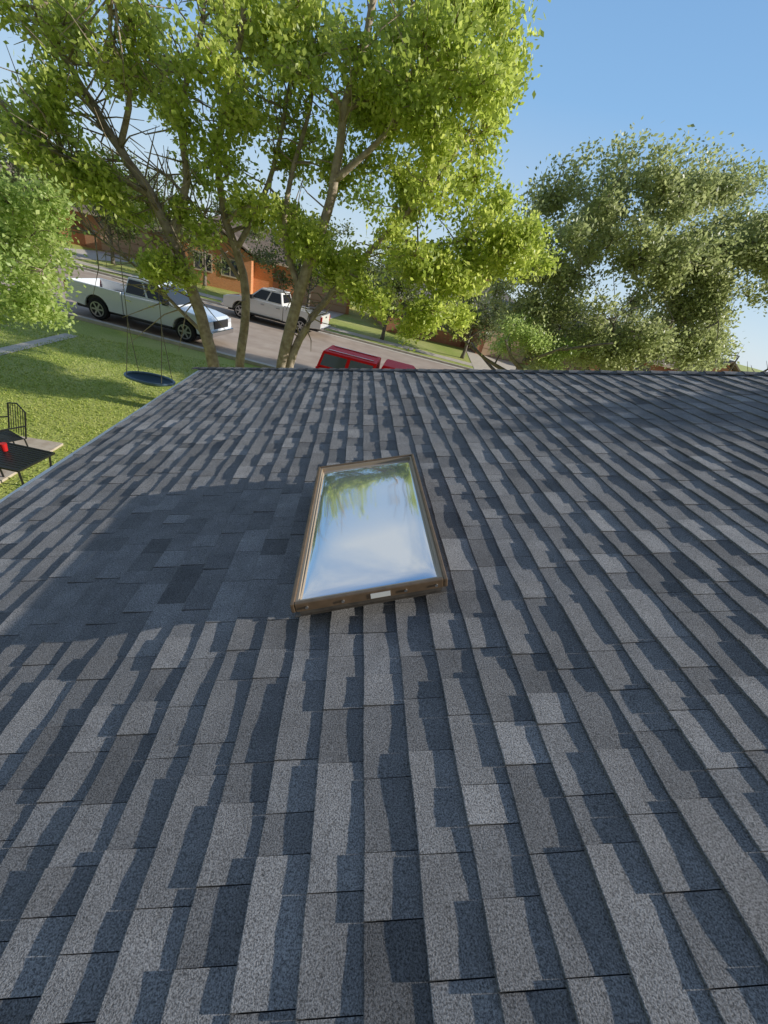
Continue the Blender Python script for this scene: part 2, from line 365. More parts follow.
for x0 in (-27, -9, 6.5, 24): flat('driveway', m_conc, x0, x0+4.2, RW+.2, RW+13, .018)
g1 = ground(-30, 359); g2 = ground(72, 335)
dd = (g2-g1).normalized(); qq = V3(-dd.y, dd.x, 0)*.22
a = Acc(); a.poly([g1-qq+V3(0, 0, .01), g2-qq+V3(0, 0, .01), g2+qq+V3(0, 0, .01), g1+qq+V3(0, 0, .01)]); struct(a.build('garden_path', m_conc))
gp = ground(12, 462)
a = Acc(); a.box(gp.x-2.6, gp.x+.3, gp.y-1.6, gp.y+.9, 0, .04); struct(a.build('patio', mat('patio_tan', (.42, .34, .26), .9, noise=(5, (.52, .44, .35), .4, .6))))
n = 90000
bx = rng.uniform(-24, 3, n); by = rng.uniform(5.6, 15.4, n); keep = np.ones(n, bool)
keep &= ~((bx > gp.x-2.7) & (bx < gp.x+.35) & (by > gp.y-1.7) & (by < gp.y+1.0))
pd = -(bx-g1.x)*dd.y+(by-g1.y)*dd.x; keep &= ~((abs(pd) < .25) & (bx < g2.x))
ry = (by-15.75)*math.cos(R(ra)) - (bx)*math.sin(R(ra)); keep &= ry < -.25
rxx = bx*math.cos(R(ra))+(by-15.75)*math.sin(R(ra)); keep &= ~((ry > -3.4) & (rxx > rx-1.5) & (rxx < rx+7.5))
bx, by = bx[keep], by[keep]; n = len(bx)
an = rng.uniform(0, 6.28, n); wd = rng.uniform(.01, .02, n); hh = rng.uniform(.02, .06, n); ln = rng.normal(0, .025, (n, 2))
v = np.zeros((n, 3, 3)); v[:, 0, 0] = bx-np.cos(an)*wd; v[:, 0, 1] = by-np.sin(an)*wd; v[:, 1, 0] = bx+np.cos(an)*wd; v[:, 1, 1] = by+np.sin(an)*wd
v[:, 2, 0] = bx+ln[:, 0]; v[:, 2, 1] = by+ln[:, 1]; v[:, 2, 2] = hh
cl = np.repeat(np.clip(rng.normal(.55, .25, n), 0, 1), 3)
fc = np.arange(n*3).reshape(n, 3).tolist()
tag(mesh_np('grass', v.reshape(-1, 3), fc, m_blade, None, False, False, cl.reshape(-1, 1)), 'short green lawn grass between the house and the street', 'grass', kind='stuff')

# ------------------------------------------------------------------ trees
def leaves(name, centers, per, spread, size, m, parent):
    centers = np.array([tuple(c) for c in centers]); k = len(centers); n = k*per
    ctr = np.repeat(centers, per, 0) + rng.normal(0, 1, (n, 3))*spread*np.array([1, 1, .8])
    tone = np.repeat(np.clip(rng.normal(.5, .2, k), 0, 1), per) + rng.normal(0, .15, n)
    u = rng.normal(0, 1, (n, 3)); u /= np.linalg.norm(u, axis=1)[:, None]
    w_ = rng.normal(0, 1, (n, 3)); w_[:, 2] += .4; v_ = np.cross(u, w_); v_ /= np.linalg.norm(v_, axis=1)[:, None]
    sz = size*rng.uniform(.6, 1.25, n)[:, None]
    P = np.stack([ctr-u*sz*.5, ctr+v_*sz*.28-u*sz*.05, ctr+u*sz*.5, ctr-v_*sz*.28-u*sz*.05], 1).reshape(-1, 3)
    f = np.arange(n*4).reshape(n, 4).tolist()
    return mesh_np(name, P, f, m, parent, False, True, np.repeat(np.clip(tone, 0, 1), 4).reshape(-1, 1))
def smooth_path(pts, k=4):
    pts = [Vector(p) for p in pts]; out = []
    for i in range(len(pts)-1):
        p0 = pts[max(i-1, 0)]; p1 = pts[i]; p2 = pts[i+1]; p3 = pts[min(i+2, len(pts)-1)]
        for j in range(k):
            t_ = j/k; out.append(.5*((2*p1)+(p2-p0)*t_+(2*p0-5*p1+4*p2-p3)*t_*t_+(3*p1-p0-3*p2+p3)*t_**3))
    out.append(pts[-1]); return out
def tree(name, label, limbs, blobs, bark, leaf, nsub=8, per=40, spread=.13, size=.09, group=None, twig=.012, bare=0, plumes=(), barelen=1.0):
    base = limbs[0][0][0]
    root = empty(name, (base[0], base[1], 0), 0, label, 'tree', group)
    tr = Acc(); br = Acc(); nodes = []
    for pts, r0, r1 in limbs:
        sp = smooth_path(pts); n_ = len(sp)
        sp = [p + V3(random.uniform(-1, 1), random.uniform(-1, 1), random.uniform(-1, 1))*r0*.12*(0 if i in (0,) else 1) for i, p in enumerate(sp)]
        rr = [r0+(r1-r0)*(i/(n_-1))**.8 for i in range(n_)]; tr.tube(sp, rr, 9)
        nodes += [(p, q) for p, q in list(zip(sp, rr))[n_//4:]]
    tips = []; nn = list(nodes)
    for c, rad in blobs:
        c = Vector(c); cand = sorted(nodes, key=lambda q: (q[0]-c).length + max(0, q[0].z-c.z)*.8)[:3]; p, pr = random.choice(cand[:2])
        mid = (p+c)/2 + V3(random.uniform(-.15, .15), random.uniform(-.15, .15), random.uniform(0, .25))*(c-p).length*.6
        r_ = min(pr*.6, .05); br.tube(smooth_path([p, mid, c], 3), [r_*(1-.1*i) for i in range(7)], 5)
        nodes.append((c, r_*.5))
        for k in range(nsub):
            d = V3(random.gauss(0, 1), random.gauss(0, 1), random.gauss(.15, .8)).normalized()*rad*random.uniform(.4, 1.15)
            e_ = c+d; m_ = c+d*.5+V3(random.uniform(-1, 1), random.uniform(-1, 1), random.uniform(-1, 1))*rad*.15
            br.tube([c, m_, e_], [twig, twig*.7, twig*.35], 4); tips.append(e_)
            if random.random() < .6: tips.append(m_)
    for tipp in plumes:      # upright shoots standing out of the crown
        tipp = Vector(tipp); p, pr = min(nodes, key=lambda q: (q[0]-tipp).length)
        m_ = p.lerp(tipp, .5)+V3(random.uniform(-.1, .1), 0, -.1); br.tube([p, m_, tipp], [twig*1.3, twig, twig*.3], 4)
        for q in (.35, .55, .75, .9, 1.0):
            tips.append(p.lerp(tipp, q)+V3(random.gauss(0, .07), random.gauss(0, .07), random.gauss(0, .05)))
    for i in range(bare):
        p, pr = random.choice(nn); d = V3(random.gauss(-.3, 1), random.gauss(0, 1), random.gauss(.3, .8)).normalized()
        q1 = p+d*random.uniform(.3, .7)*barelen; q2 = q1+(d+V3(random.gauss(0, .4), random.gauss(0, .4), random.gauss(0, .4)))*random.uniform(.3, .6)*barelen
        br.tube([p, q1, q2], [twig*1.4, twig, twig*.4], 4)
    tr.build('trunk', bark, root, True, world=True); br.build('branches', bark, root, True, world=True)
    leaves('crown', tips, per, spread, size, leaf, root)
    return root
def limb(pxs, Y, r0, r1, ground0=False, dY=0):
    pts = [at(x, y, Y+dY*i/len(pxs)) for i, (x, y) in enumerate(pxs)]
    if ground0: pts = [V3(pts[0].x + (pts[0].x-pts[1].x)*.3, pts[0].y, 0)] + pts
    return (pts, r0, r1)
def ell(cx, cy, rx, ry, n_, Ya, Yb, ra_, rb_):
    out = []
    for _ in range(n_):
        t_ = random.random()*6.283; q = math.sqrt(random.random())
        out.append((at(cx+rx*q*math.cos(t_), cy+ry*q*math.sin(t_), random.uniform(Ya, Yb)), random.uniform(ra_, rb_)))
    return out
L1 = [limb([(213, 362), (196, 300), (173, 240), (150, 195), (120, 150), (92, 105), (60, 50), (35, 0)], 10, .16, .045, True),
      limb([(173, 240), (186, 180), (180, 110), (200, 40), (205, -30)], 10, .09, .03, dY=.8),
      limb([(150, 195), (100, 170), (50, 150), (10, 120)], 10, .06, .02, dY=-1),
      limb([(120, 150), (130, 90), (110, 30), (120, -40)], 10, .06, .02, dY=-1),
      limb([(205, 335), (170, 300), (140, 270), (95, 235)], 10, .05, .02, dY=1)]
B1 = (ell(195, 60, 60, 60, 9, 9, 12, .35, .55)+ell(70, 22, 90, 30, 11, 9, 12, .35, .5)+ell(105, 105, 75, 45, 7, 9, 11, .25, .4)+ell(166, 268, 26, 14, 5, 9.6, 10.4, .2, .3)
      + ell(30, 140, 45, 40, 8, 9, 11, .25, .4)+ell(110, 195, 60, 22, 8, 9, 11, .22, .32)+ell(55, 180, 50, 25, 7, 9, 11, .22, .32)+ell(195, 225, 22, 14, 2, 9.6, 10.6, .15, .2))
tree('shade_tree', 'tall green tree with a thin trunk leaning left in front of the silver pickup', L1, B1, m_bark, m_leafA, 8, 28, .135, .115, bare=260)
L1b = [limb([(240, 362), (246, 300), (236, 250), (224, 212), (218, 150), (232, 80), (245, 0), (250, -60)], 10.6, .13, .035, True),
       limb([(236, 250), (262, 200), (280, 140), (290, 80), (300, 20)], 10.6, .07, .02, dY=.5),
       limb([(240, 280), (215, 240), (190, 200), (160, 170)], 10.6, .05, .02, dY=-.6)]
B1b = ell(255, 150, 50, 60, 12, 9.6, 11.6, .3, .5)+ell(235, 30, 55, 50, 9, 9.6, 12, .35, .55)+ell(185, 150, 30, 40, 3, 9.6, 11, .25, .4)+ell(265, 215, 25, 20, 4, 9.6, 11, .25, .35)
tree('shade_tree', 'slender green tree whose straight trunk rises between the other two front yard trees', L1b, B1b, m_bark, m_leafA, 8, 30, .135, .115, bare=110)
L2 = [limb([(283, 364), (300, 290), (318, 240), (335, 180), (345, 110), (365, 40), (380, -30)], 10, .16, .05, True),
      limb([(290, 364), (312, 318), (340, 285), (385, 235), (430, 190), (470, 130)], 10, .12, .03, True, dY=1),
      limb([(300, 290), (285, 240), (290, 180), (310, 110), (315, 40)], 10, .08, .025, dY=1),
      limb([(335, 180), (380, 140), (420, 90), (450, 40)], 10, .07, .02, dY=-.6),
      limb([(385, 235), (430, 245), (480, 240), (505, 245)], 10.8, .05, .012),
      limb([(345, 110), (390, 80), (410, 20), (430, -40)], 10, .06, .02, dY=1)]
B2 = (ell(425, 60, 75, 70, 26, 9, 12.5, .35, .6)+ell(455, 230, 75, 50, 22, 9.3, 12, .3, .48)+ell(360, 140, 60, 100, 17, 9, 12.5, .32, .5)+ell(440, 160, 60, 45, 11, 9.3, 12, .3, .5)
      + ell(410, 280, 65, 32, 14, 9.3, 11.5, .28, .42)+ell(305, 240, 28, 40, 7, 9.6, 11, .25, .38)+ell(440, 322, 38, 14, 7, 9.8, 11, .22, .32)+ell(522, 255, 24, 32, 8, 10, 11, .25, .35)
      + ell(345, 275, 28, 24, 5, 9.6, 11, .25, .35)+ell(320, 40, 40, 45, 8, 9.5, 12, .35, .5)+ell(495, 80, 14, 70, 7, 10, 11.5, .3, .4)+ell(480, 10, 25, 25, 4, 10, 11.5, .3, .4))
tree('shade_tree', 'large bright green tree with forked trunks, the one nearest the middle beyond the roof edge', L2, B2, m_bark, m_leafA, 9, 32, .145, .115, bare=120, barelen=.8)
L0 = [([V3(-11.5, 9.3, 0), V3(-11.3, 9.2, 2), V3(-10.6, 9, 3.4), V3(-10, 8.7, 4.8)], .16, .05), ([V3(-10.9, 9.1, 3), V3(-9.6, 8.8, 3.9), V3(-8.6, 8.5, 3.7)], .06, .02)]
B0 = ell(12, 262, 42, 55, 17, 8, 9.6, .28, .45)+ell(-60, 240, 60, 90, 10, 8, 10, .4, .6)+ell(25, 200, 30, 20, 5, 8.3, 9, .25, .3)+ell(35, 305, 30, 18, 4, 8.3, 9, .2, .25)
tree('garden_tree', 'pale green drooping tree at the left edge beside the silver pickup', L0, B0, m_bark, m_leafB, 8, 34, .14, .095)
def rtree(label, px, Y, hgt, blobs, leaf, pl=(), **k):
    b0 = at(px, 365, Y); b0 = V3(b0.x, Y, 0); L_ = [([b0, b0+V3(.1, 0, 1.2), b0+V3(.2, .1, 2.4), b0+V3(.1, 0, hgt*.7)], .2, .05)]
    for i in range(7):
        an_ = i*.9+.3; z0 = 1.3+.3*i; r_ = random.uniform(1.5, 2.4)
        L_.append(([b0+V3(.1, 0, z0), b0+V3(math.cos(an_)*r_*.5, math.sin(an_)*r_*.5, z0+hgt*.15), b0+V3(math.cos(an_)*r_, math.sin(an_)*r_, z0+hgt*.35)], .09, .02))
    return tree('evergreen_oak', label, L_, blobs, m_bark2, leaf, plumes=[at(x, y, Y+random.uniform(-1, 1)) for x, y in pl], **k)
rtree('broad olive green tree right of the bright tree, its twigs reaching into the sky', 610, 14.5, 6.0,
      ell(610, 275, 85, 70, 50, 13, 16.5, .45, .7)+ell(625, 205, 60, 25, 11, 13.5, 16, .3, .45)+ell(545, 245, 45, 45, 15, 13.5, 15.5, .35, .5)+ell(590, 345, 85, 18, 32, 12.6, 15, .4, .55)+ell(690, 300, 40, 60, 23, 13.5, 15.5, .4, .55)+ell(520, 290, 25, 40, 9, 13, 15, .35, .5), m_leafC,
      pl=[(528, 185), (548, 178), (540, 205), (565, 160), (580, 168), (592, 150), (606, 158), (618, 142), (630, 152), (641, 136), (655, 148), (668, 140), (676, 158), (690, 150), (560, 190), (600, 170), (650, 165), (535, 215), (574, 182), (612, 176), (636, 170), (662, 168)],
      nsub=9, per=32, spread=.18, size=.13, bare=50, twig=.014)
rtree('olive tree at the right edge of the picture beyond the roof', 735, 15.5, 5.6,
      ell(735, 250, 50, 55, 34, 14, 17, .4, .65)+ell(705, 205, 32, 22, 8, 14.5, 16, .3, .45)+ell(700, 335, 28, 28, 22, 13.5, 16, .4, .55)+ell(800, 255, 50, 50, 18, 14, 17, .5, .7), m_leafC,
      pl=[(700, 158), (712, 150), (724, 165), (738, 158), (750, 172), (765, 168), (776, 180), (690, 172), (730, 180), (745, 185), (718, 178)], nsub=9, per=32, spread=.18, size=.13, bare=30, twig=.014)
rtree('small light green tree low behind the far roof edge below the bright crown', 520, 13, 2.4,
      ell(525, 340, 38, 18, 14, 12.3, 13.8, .3, .45)+ell(560, 354, 26, 10, 6, 12.3, 13.3, .25, .35), m_leafB, nsub=8, per=40, spread=.13, size=.085)
# slim tree beyond the right-hand side of the house, outside the frame; it throws the thin streak of shade on the far right of the roof
B6 = []
for (px, py) in ((715, 400), (800, 406), (780, 414), (850, 420)):
    s_, y_ = rp(px, py); q = RM @ V3(s_, y_, 0) + S*random.uniform(11, 12); B6.append((q, .14))
b0 = sum((q for q, _ in B6), V3(0, 0, 0))/len(B6); zc = b0.z; b0 = V3(b0.x+.4, b0.y, 0)
L6 = [([b0, b0+V3(0, 0, zc*.35), b0+V3(.1, .05, zc*.7), b0+V3(0, 0, zc*.97)], .12, .03)]
tree('tall_tree', 'slim tree beyond the right side of the house throwing shade on the roof', L6, B6, m_bark2, m_leafC, 7, 20, .07, .085)
for i, (px, Y, hgt, rr) in enumerate(((-40, 62, 9, 4.5), (60, 58, 7.5, 4), (150, 64, 9, 4.5), (235, 60, 7, 3.6), (310, 57, 8, 4), (395, 60, 8.5, 4.5), (480, 56, 8, 4), (570, 50, 7.5, 4.2), (660, 52, 7, 4), (860, 55, 7, 4))):
    b = at(px, 300, Y); b0 = V3(b.x, Y, 0)
    L_ = [([b0, b0+V3(.1, 0, hgt*.35), b0+V3(0, .2, hgt*.75)], .3, .08)]
    B_ = [(b0+V3(random.gauss(0, rr*.42), random.gauss(0, rr*.4), hgt*.62+random.gauss(0, hgt*.16)), random.uniform(.8, 1.4)) for _ in range(22)]
    words = ['first', 'second', 'third', 'fourth', 'fifth', 'sixth', 'seventh', 'eighth', 'ninth', 'last']
    tree('distant_tree', 'dark rounded tree far behind the street, %s from the left' % words[i], L_, B_, m_bark2, m_leafD, 7, 16, .45, .34, 'trees far behind the street', twig=.04)
for (px, Y, hgt, lab) in ((60, 33, 5.8, 'dark green front yard tree across the street, above the bed of the silver pickup'), (118, 36, 5.4, 'dark green front yard tree across the street above the cab of the silver pickup'), (308, 32, 5.4, 'dark green front yard tree across the street behind the white pickup'), (205, 36, 4.2, 'dark green front yard tree in front of the orange brick house'),
                          (390, 30, 5.0, 'dark green front yard tree across the street behind the bright crown'), (480, 30, 4.6, 'dark green front yard tree across the street above the small light green tree')):
    b = at(px, 300, Y); b0 = V3(b.x, Y, 0)
    L_ = [([b0, b0+V3(.05, 0, hgt*.3), b0+V3(0, .1, hgt*.75)], .16, .05)]+[([b0+V3(0, 0, hgt*.3), b0+V3(q*.9, 0, hgt*.5), b0+V3(q*1.7, .2, hgt*.65)], .07, .03) for q in (-1, 1)]
    B_ = [(b0+V3(random.gauss(0, 1.6), random.gauss(0, 1.0), hgt*.66+random.gauss(0, hgt*.14)), random.uniform(.5, .85)) for _ in range(26 if hgt > 4.5 else 9)]
    tree('yard_tree', lab, L_, B_, m_bark2, m_leafD, 8, 20, .26, .2, twig=.025)

# ------------------------------------------------------------------ far houses
m_garage = mat('garage_door', (.6, .42, .28), .6)
m_door = mat('front_door', (.2, .08, .04), .5)
def far_house(name, label, cx, cy, wd, dp, wall_m, roof_m, gable_x=None, garage_x=None, wins=()):
    c = RD @ V3(cx, cy, 0); root = empty(name, c, R(7), label, 'house', None)
    z = 2.7; ov = .5
    a = Acc(); a.box(-wd/2, wd/2, -dp/2, dp/2, 0, z)
    if gable_x is not None:
        a.prism([(gable_x-2.6, -dp/2-1.8, 0), (gable_x+2.6, -dp/2-1.8, 0), (gable_x+2.6, -dp/2-1.8, z), (gable_x, -dp/2-1.8, z+1.25), (gable_x-2.6, -dp/2-1.8, z)], (0, 1.85, 0))
    a.build('wall', wall_m, root)
    a = Acc(); rh = 2.2
    x0, x1, y0, y1 = -wd/2-ov, wd/2+ov, -dp/2-ov, dp/2+ov; zb = z+.02
    a.v = [(x0, y0, zb), (x1, y0, zb), (x1, y1, zb), (x0, y1, zb), (x0+2.4, 0, zb+rh), (x1-2.4, 0, zb+rh)]; a.f = [(0, 1, 5, 4), (1, 2, 5), (2, 3, 4, 5), (3, 0, 4), (3, 2, 1, 0)]
    if gable_x is not None:
        g = gable_x; y2 = -dp/2-2.2
        for s_ in (-1, 1):
            a.prism([(g, y2, z+1.42), (g+s_*3.1, y2, z-.05), (g+s_*3.1, -dp/2+2.6, z-.05), (g, -dp/2+2.6, z+1.42)], (0, 0, .12))
    rf = a.build('roof', roof_m, root)
    a = Acc(); a.box(wd*.2, wd*.2+.7, .4, 1.0, z+1.2, z+3.0); a.build('chimney', wall_m, rf)
    a = Acc(); a.box(x0-.01, x1+.01, y0-.03, y0, z-.16, z+.02); a.build('fascia', m_trim, root)
    a = Acc(); a.box(x0-.01, x1+.01, y1, y1+.03, z-.16, z+.02); a.build('fascia', m_trim, root)
    yy = -dp/2
    if garage_x is not None:
        yg = yy - (1.8 if gable_x is not None and abs(gable_x-garage_x) < 1 else 0)
        a = Acc()
        for k in range(4): a.box(garage_x-2.1, garage_x+2.1, yg-.05, yg-.01, .05+k*.54, .05+k*.54+.5)
        a.build('garage_door', m_garage, root)
    for (wx, w2) in wins:
        yw_ = yy - (1.8 if gable_x is not None and abs(gable_x-wx) < 2.6 else 0)
        a = Acc(); a.box(wx-w2/2-.08, wx+w2/2+.08, yw_-.06, yw_-.01, .95, 1.05); a.box(wx-w2/2-.08, wx+w2/2+.08, yw_-.06, yw_-.01, 2.15, 2.25)
        a.box(wx-w2/2-.08, wx-w2/2, yw_-.06, yw_-.01, 1.05, 2.15); a.box(wx+w2/2, wx+w2/2+.08, yw_-.06, yw_-.01, 1.05, 2.15); a.box(wx-.03, wx+.03, yw_-.055, yw_-.015, 1.05, 2.15)
        wf = a.build('window', m_trim, root); a = Acc(); a.box(wx-w2/2, wx+w2/2, yw_-.03, yw_-.012, 1.05, 2.15); a.build('pane', m_pane, wf)
    a = Acc(); a.box(.2, 1.15, yy-.05, yy-.01, .1, 2.15); d = a.build('door', m_door, root); a = Acc(); a.disc((1.03, yy-.08, 1.05), 'y', .035, .06, 8); a.build('handle', m_screw, d)
far_house('brick_house', 'orange brick house with a brown roof across the street behind the silver pickup', -12.5, 26, 14, 9, m_brick, m_roofA, -4.0, 4.6, ((-5, 1.2), (-3, 1.2)))
far_house('brick_house', 'red brick house with a grey roof across the street behind the white pickup', 4.5, 25.5, 13, 9, m_brick2, m_roofB, 3.6, 3.6, ((-4.5, 1.6), (-1.8, 1.2)))
far_house('brick_house', 'tan brick house at the far left across the street', -31, 27, 15, 9, m_brick3, m_roofA, -3.5, 4.5, ((-4.4, 1.2), (-2.6, 1.2)))
far_house('brick_house', 'brown roofed brick house across the street behind the bright crown', 22, 26, 14, 9, m_brick2, m_roofA, 4, 4, ((-5, 1.4), (-2, 1.4)))

# ------------------------------------------------------------------ pickups
m_tyre = mat('tyre', (.02, .02, .02), .85); m_rim = mat('alloy_rim', (.5, .5, .52), .3, .9)
m_dark = mat('dark_plastic', (.02, .02, .022), .5); m_glassc = mat('car_glass', (.015, .02, .025), .04, 0, spec=1)
m_chrome = mat('chrome', (.7, .7, .72), .15, 1); m_head = mat('headlight_lens', (.6, .62, .65), .1, .2); m_tail = mat('tail_light', (.45, .02, .02), .2)
def quadface(q, u0, v0, u1, v1, off):
    a_, b_, c_, d_ = [Vector(p) for p in q]
    def P(u, v_): return (a_*(1-u)+b_*u)*(1-v_)+(d_*(1-u)+c_*u)*v_
    n_ = (b_-a_).cross(d_-a_).normalized()*off
    return [P(u0, v0)+n_, P(u1, v0)+n_, P(u1, v1)+n_, P(u0, v1)+n_]
def pickup(label, paint, loc, rz, scale=1.0, shell=False):
    root = empty('pickup_truck', loc, rz, label, 'pickup truck'); root.scale = (scale,)*3
    W = .98; xr, xf, r = -1.72, 1.88, .39; ar = .49
    def arch(cx): return [(cx+ar*math.cos(t), .42+ar*math.sin(t)) for t in [math.pi*k/10 for k in range(11)]]
    front = [(-.62, .42), (-.62, 1.2), (.9, 1.22), (1.5, 1.2), (2.2, 1.15), (2.72, 1.06), (2.88, .96), (2.92, .7), (2.86, .42)] + [(x, z) for x, z in arch(xf)]
    a = Acc(); a.prism([(x, -W, z) for x, z in front][::-1], (0, 2*W, 0)); body = a.build('body', paint, root, bevel=.045)
    rear = [(-2.92, .5), (-2.92, 1.24), (-.655, 1.24), (-.655, .42)] + arch(xr)
    a = Acc(); a.prism([(x, -W, z) for x, z in rear], (0, .09, 0)); a.prism([(x, W-.09, z) for x, z in rear], (0, .09, 0))
    a.box(-.75, -.655, -W+.09, W-.09, .6, 1.22); bed = a.build('bed', paint, root, bevel=.02)
    a = Acc(); a.box(-2.86, -.75, -W+.09, W-.09, .62, .7); a.box(xr-.5, xr+.5, -W+.09, -W+.3, .7, .93); a.box(xr-.5, xr+.5, W-.3, W-.09, .7, .93); a.build('bed_liner', m_dark, root)
    a = Acc(); a.box(-2.94, -2.87, -W+.095, W-.095, .58, 1.225); tg = a.build('tailgate', paint, root, bevel=.015)
    a = Acc(); a.box(-2.955, -2.94, -.14, .14, 1.05, 1.13); a.build('handle', m_dark, tg)
    a = Acc(); a.box(-2.7, 2.7, -W+.2, W-.2, .3, .5); a.build('chassis', m_dark, root)
    zb, zt = 1.19, 1.86; wb, wt = .93, .75; xb0, xb1, xt0, xt1 = -.6, 1.5, -.42, .72
    bot = [(xb0, -wb, zb), (xb1, -wb, zb), (xb1, wb, zb), (xb0, wb, zb)]; top = [(xt0, -wt, zt), (xt1, -wt, zt), (xt1, wt, zt), (xt0, wt, zt)]
    a = Acc(); a.v = bot+top; a.f = [(3, 2, 1, 0), (4, 5, 6, 7), (0, 1, 5, 4), (1, 2, 6, 5), (2, 3, 7, 6), (3, 0, 4, 7)]
    a.build('cab_roof', paint, root, bevel=.06)
    R_ = [bot[0], bot[1], top[1], top[0]]; L_ = [bot[2], bot[3], top[3], top[2]]; Fr = [bot[1], bot[2], top[2], top[1]]; Bk = [bot[3], bot[0], top[0], top[3]]
    for q, sgn in ((R_, 1), (L_, -1)):
        for (u0, u1, nm) in ((.05, .45, 'rear_side_window'), (.5, .93, 'front_side_window')):
            if sgn < 0: u0, u1 = 1-u1, 1-u0
            pts = quadface(q, u0, .12, u1, .84, .006)
            a = Acc(); a.prism(pts, (0, -.002*sgn, 0)); a.build(nm, m_glassc, root)
    a = Acc(); a.poly(quadface(Fr, .06, .08, .94, .9, .008)); a.build('windshield', m_glassc, root)
    a = Acc(); a.poly(quadface(Bk, .1, .2, .9, .82, .008)); a.build('rear_window', m_glassc, root)
    for sgn in (-1, 1):
        for (x0, x1) in ((-.5, .38), (.42, 1.36)):
            a = Acc(); y = sgn*(W+.004); a.box(x0, x1, min(y, y-sgn*.02), max(y, y-sgn*.02), .55, 1.14); d = a.build('door', paint, root, bevel=.01)
            a = Acc(); a.box(x0+.06, x0+.26, min(y, y+sgn*.035), max(y, y+sgn*.035), 1.0, 1.04); a.build('handle', m_chrome, d)
        a = Acc(); a.box(-.5, 1.36, min(sgn*(W-.05), sgn*(W+.09)), max(sgn*(W-.05), sgn*(W+.09)), .4, .45); a.build('running_board', m_dark, root)
        a = Acc(); a.box(1.12, 1.28, min(sgn*.93, sgn*1.18), max(sgn*.93, sgn*1.18), 1.2, 1.4); a.build('mirror', m_dark if not shell else paint, root, bevel=.02)
        a = Acc(); a.box(2.72, 2.9, min(sgn*.62, sgn*.96), max(sgn*.62, sgn*.96), .82, .99); a.build('headlight', m_head, root, bevel=.02)
        a = Acc(); a.box(-2.95, -2.85, min(sgn*.86, sgn*.99), max(sgn*.86, sgn*.99), .8, 1.15); a.build('tail_light', m_tail, root, bevel=.01)
    a = Acc(); a.box(2.86, 2.935, -.6, .6, .68, .98); a.build('grille', m_dark, root, bevel=.01)
    a = Acc(); a.box(2.8, 3.02, -.95, .95, .42, .62); a.build('front_bumper', m_chrome, root, bevel=.03)
    a = Acc(); a.box(-3.08, -2.93, -.9, .9, .45, .6); a.build('rear_bumper', m_chrome, root, bevel=.03)
    for cx in (xr, xf):
        for sgn in (-1, 1):
            a = Acc(); y = sgn*.85; a.disc((cx, y, r), 'y', r, .25, 28, [(-.125, r-.12), (-.125, r-.03), (-.09, r), (.09, r), (.125, r-.03), (.125, r-.12)])
            wh = a.build('wheel', m_tyre, root)
            a = Acc(); yo = y+sgn*.115; a.disc((cx, yo, r), 'y', .08, .05, 16)
            for k in range(6):
                T = Matrix.Translation((cx, yo, r)) @ Matrix.Rotation(k*math.pi/3, 4, 'Y'); a.box(.05, r-.13, -.015, .015, -.03, .03, T)
            ring = [(yo-.03, r-.15), (yo-.03, r-.115), (yo+.03, r-.115), (yo+.03, r-.15)]
            b = len(a.v)
            for (yy, rr) in ring:
                for k in range(24): t_ = 2*math.pi*k/24; a.v.append((cx+rr*math.cos(t_), yy, r+rr*math.sin(t_)))
            for i in range(4):
                for k in range(24): i2 = (i+1) % 4; k2 = (k+1) % 24; a.f.append((b+i*24+k, b+i2*24+k, b+i2*24+k2, b+i*24+k2))
            a.build('rim', m_rim, wh)
    if shell:
        bot = [(-2.9, -.93, 1.245), (-.66, -.93, 1.245), (-.66, .93, 1.245), (-2.9, .93, 1.245)]; top = [(-2.75, -.78, 1.84), (-.66, -.78, 1.84), (-.66, .78, 1.84), (-2.75, .78, 1.84)]
        a = Acc(); a.v = bot+top; a.f = [(3, 2, 1, 0), (4, 5, 6, 7), (0, 1, 5, 4), (1, 2, 6, 5), (2, 3, 7, 6), (3, 0, 4, 7)]; c = a.build('camper_shell', paint, root, bevel=.04)
        m_sg = mat('shell_glass', (.10, .12, .15), .1, 0, spec=1)
        for q in ([bot[0], bot[1], top[1], top[0]], [bot[2], bot[3], top[3], top[2]]):
            for u0, u1 in ((.05, .47), (.53, .95)):
                a = Acc(); a.poly(quadface(q, u0, .15, u1, .85, .006)); a.build('shell_window', m_sg, c)
        a = Acc(); a.poly(quadface([bot[3], bot[0], top[0], top[3]], .08, .15, .92, .9, .006)); a.build('shell_window', m_sg, c)
        for y in (-.5, .5): a = Acc(); a.box(-2.6, -.8, y-.025, y+.025, 1.842, 1.88); a.build('roof_rail', m_chrome, c)
    return root
p_white = mat('paint_white', (.85, .84, .80), .25, coat=1); p_silver = mat('paint_silver', (.80, .83, .86), .25, .05, coat=1); p_red = mat('paint_red', (.85, .01, .015), .5, spec=.2)
w1 = ground(97, 319.5); w2 = ground(188, 343)
mid = (w1+w2)/2; dv = w2-w1; rz1 = math.atan2(dv.y, dv.x); sc1 = min(max(dv.length/3.6, .9), 1.0)
nrm = V3(-math.sin(rz1), math.cos(rz1), 0)
loc = mid+nrm*.95*sc1 - V3(math.cos(rz1), math.sin(rz1), 0)*.08; loc.z = .018
pickup('silver white crew cab pickup parked at the near kerb behind the leaning trunk', p_silver, loc, rz1, sc1)
c2 = ground(272, 326); lp = RD.inverted() @ c2
l2 = RD @ V3(lp.x, min(lp.y+.95, RW-1.6), .006)
pickup('white pickup parked on the far side of the street facing left', p_white, l2, R(ra+180), 1.0)
l3 = RD @ V3(rx+2.75, -1.55, .012); pickup('red pickup with a camper shell parked just beyond the roof edge', p_red, l3, R(ra), .87, True)

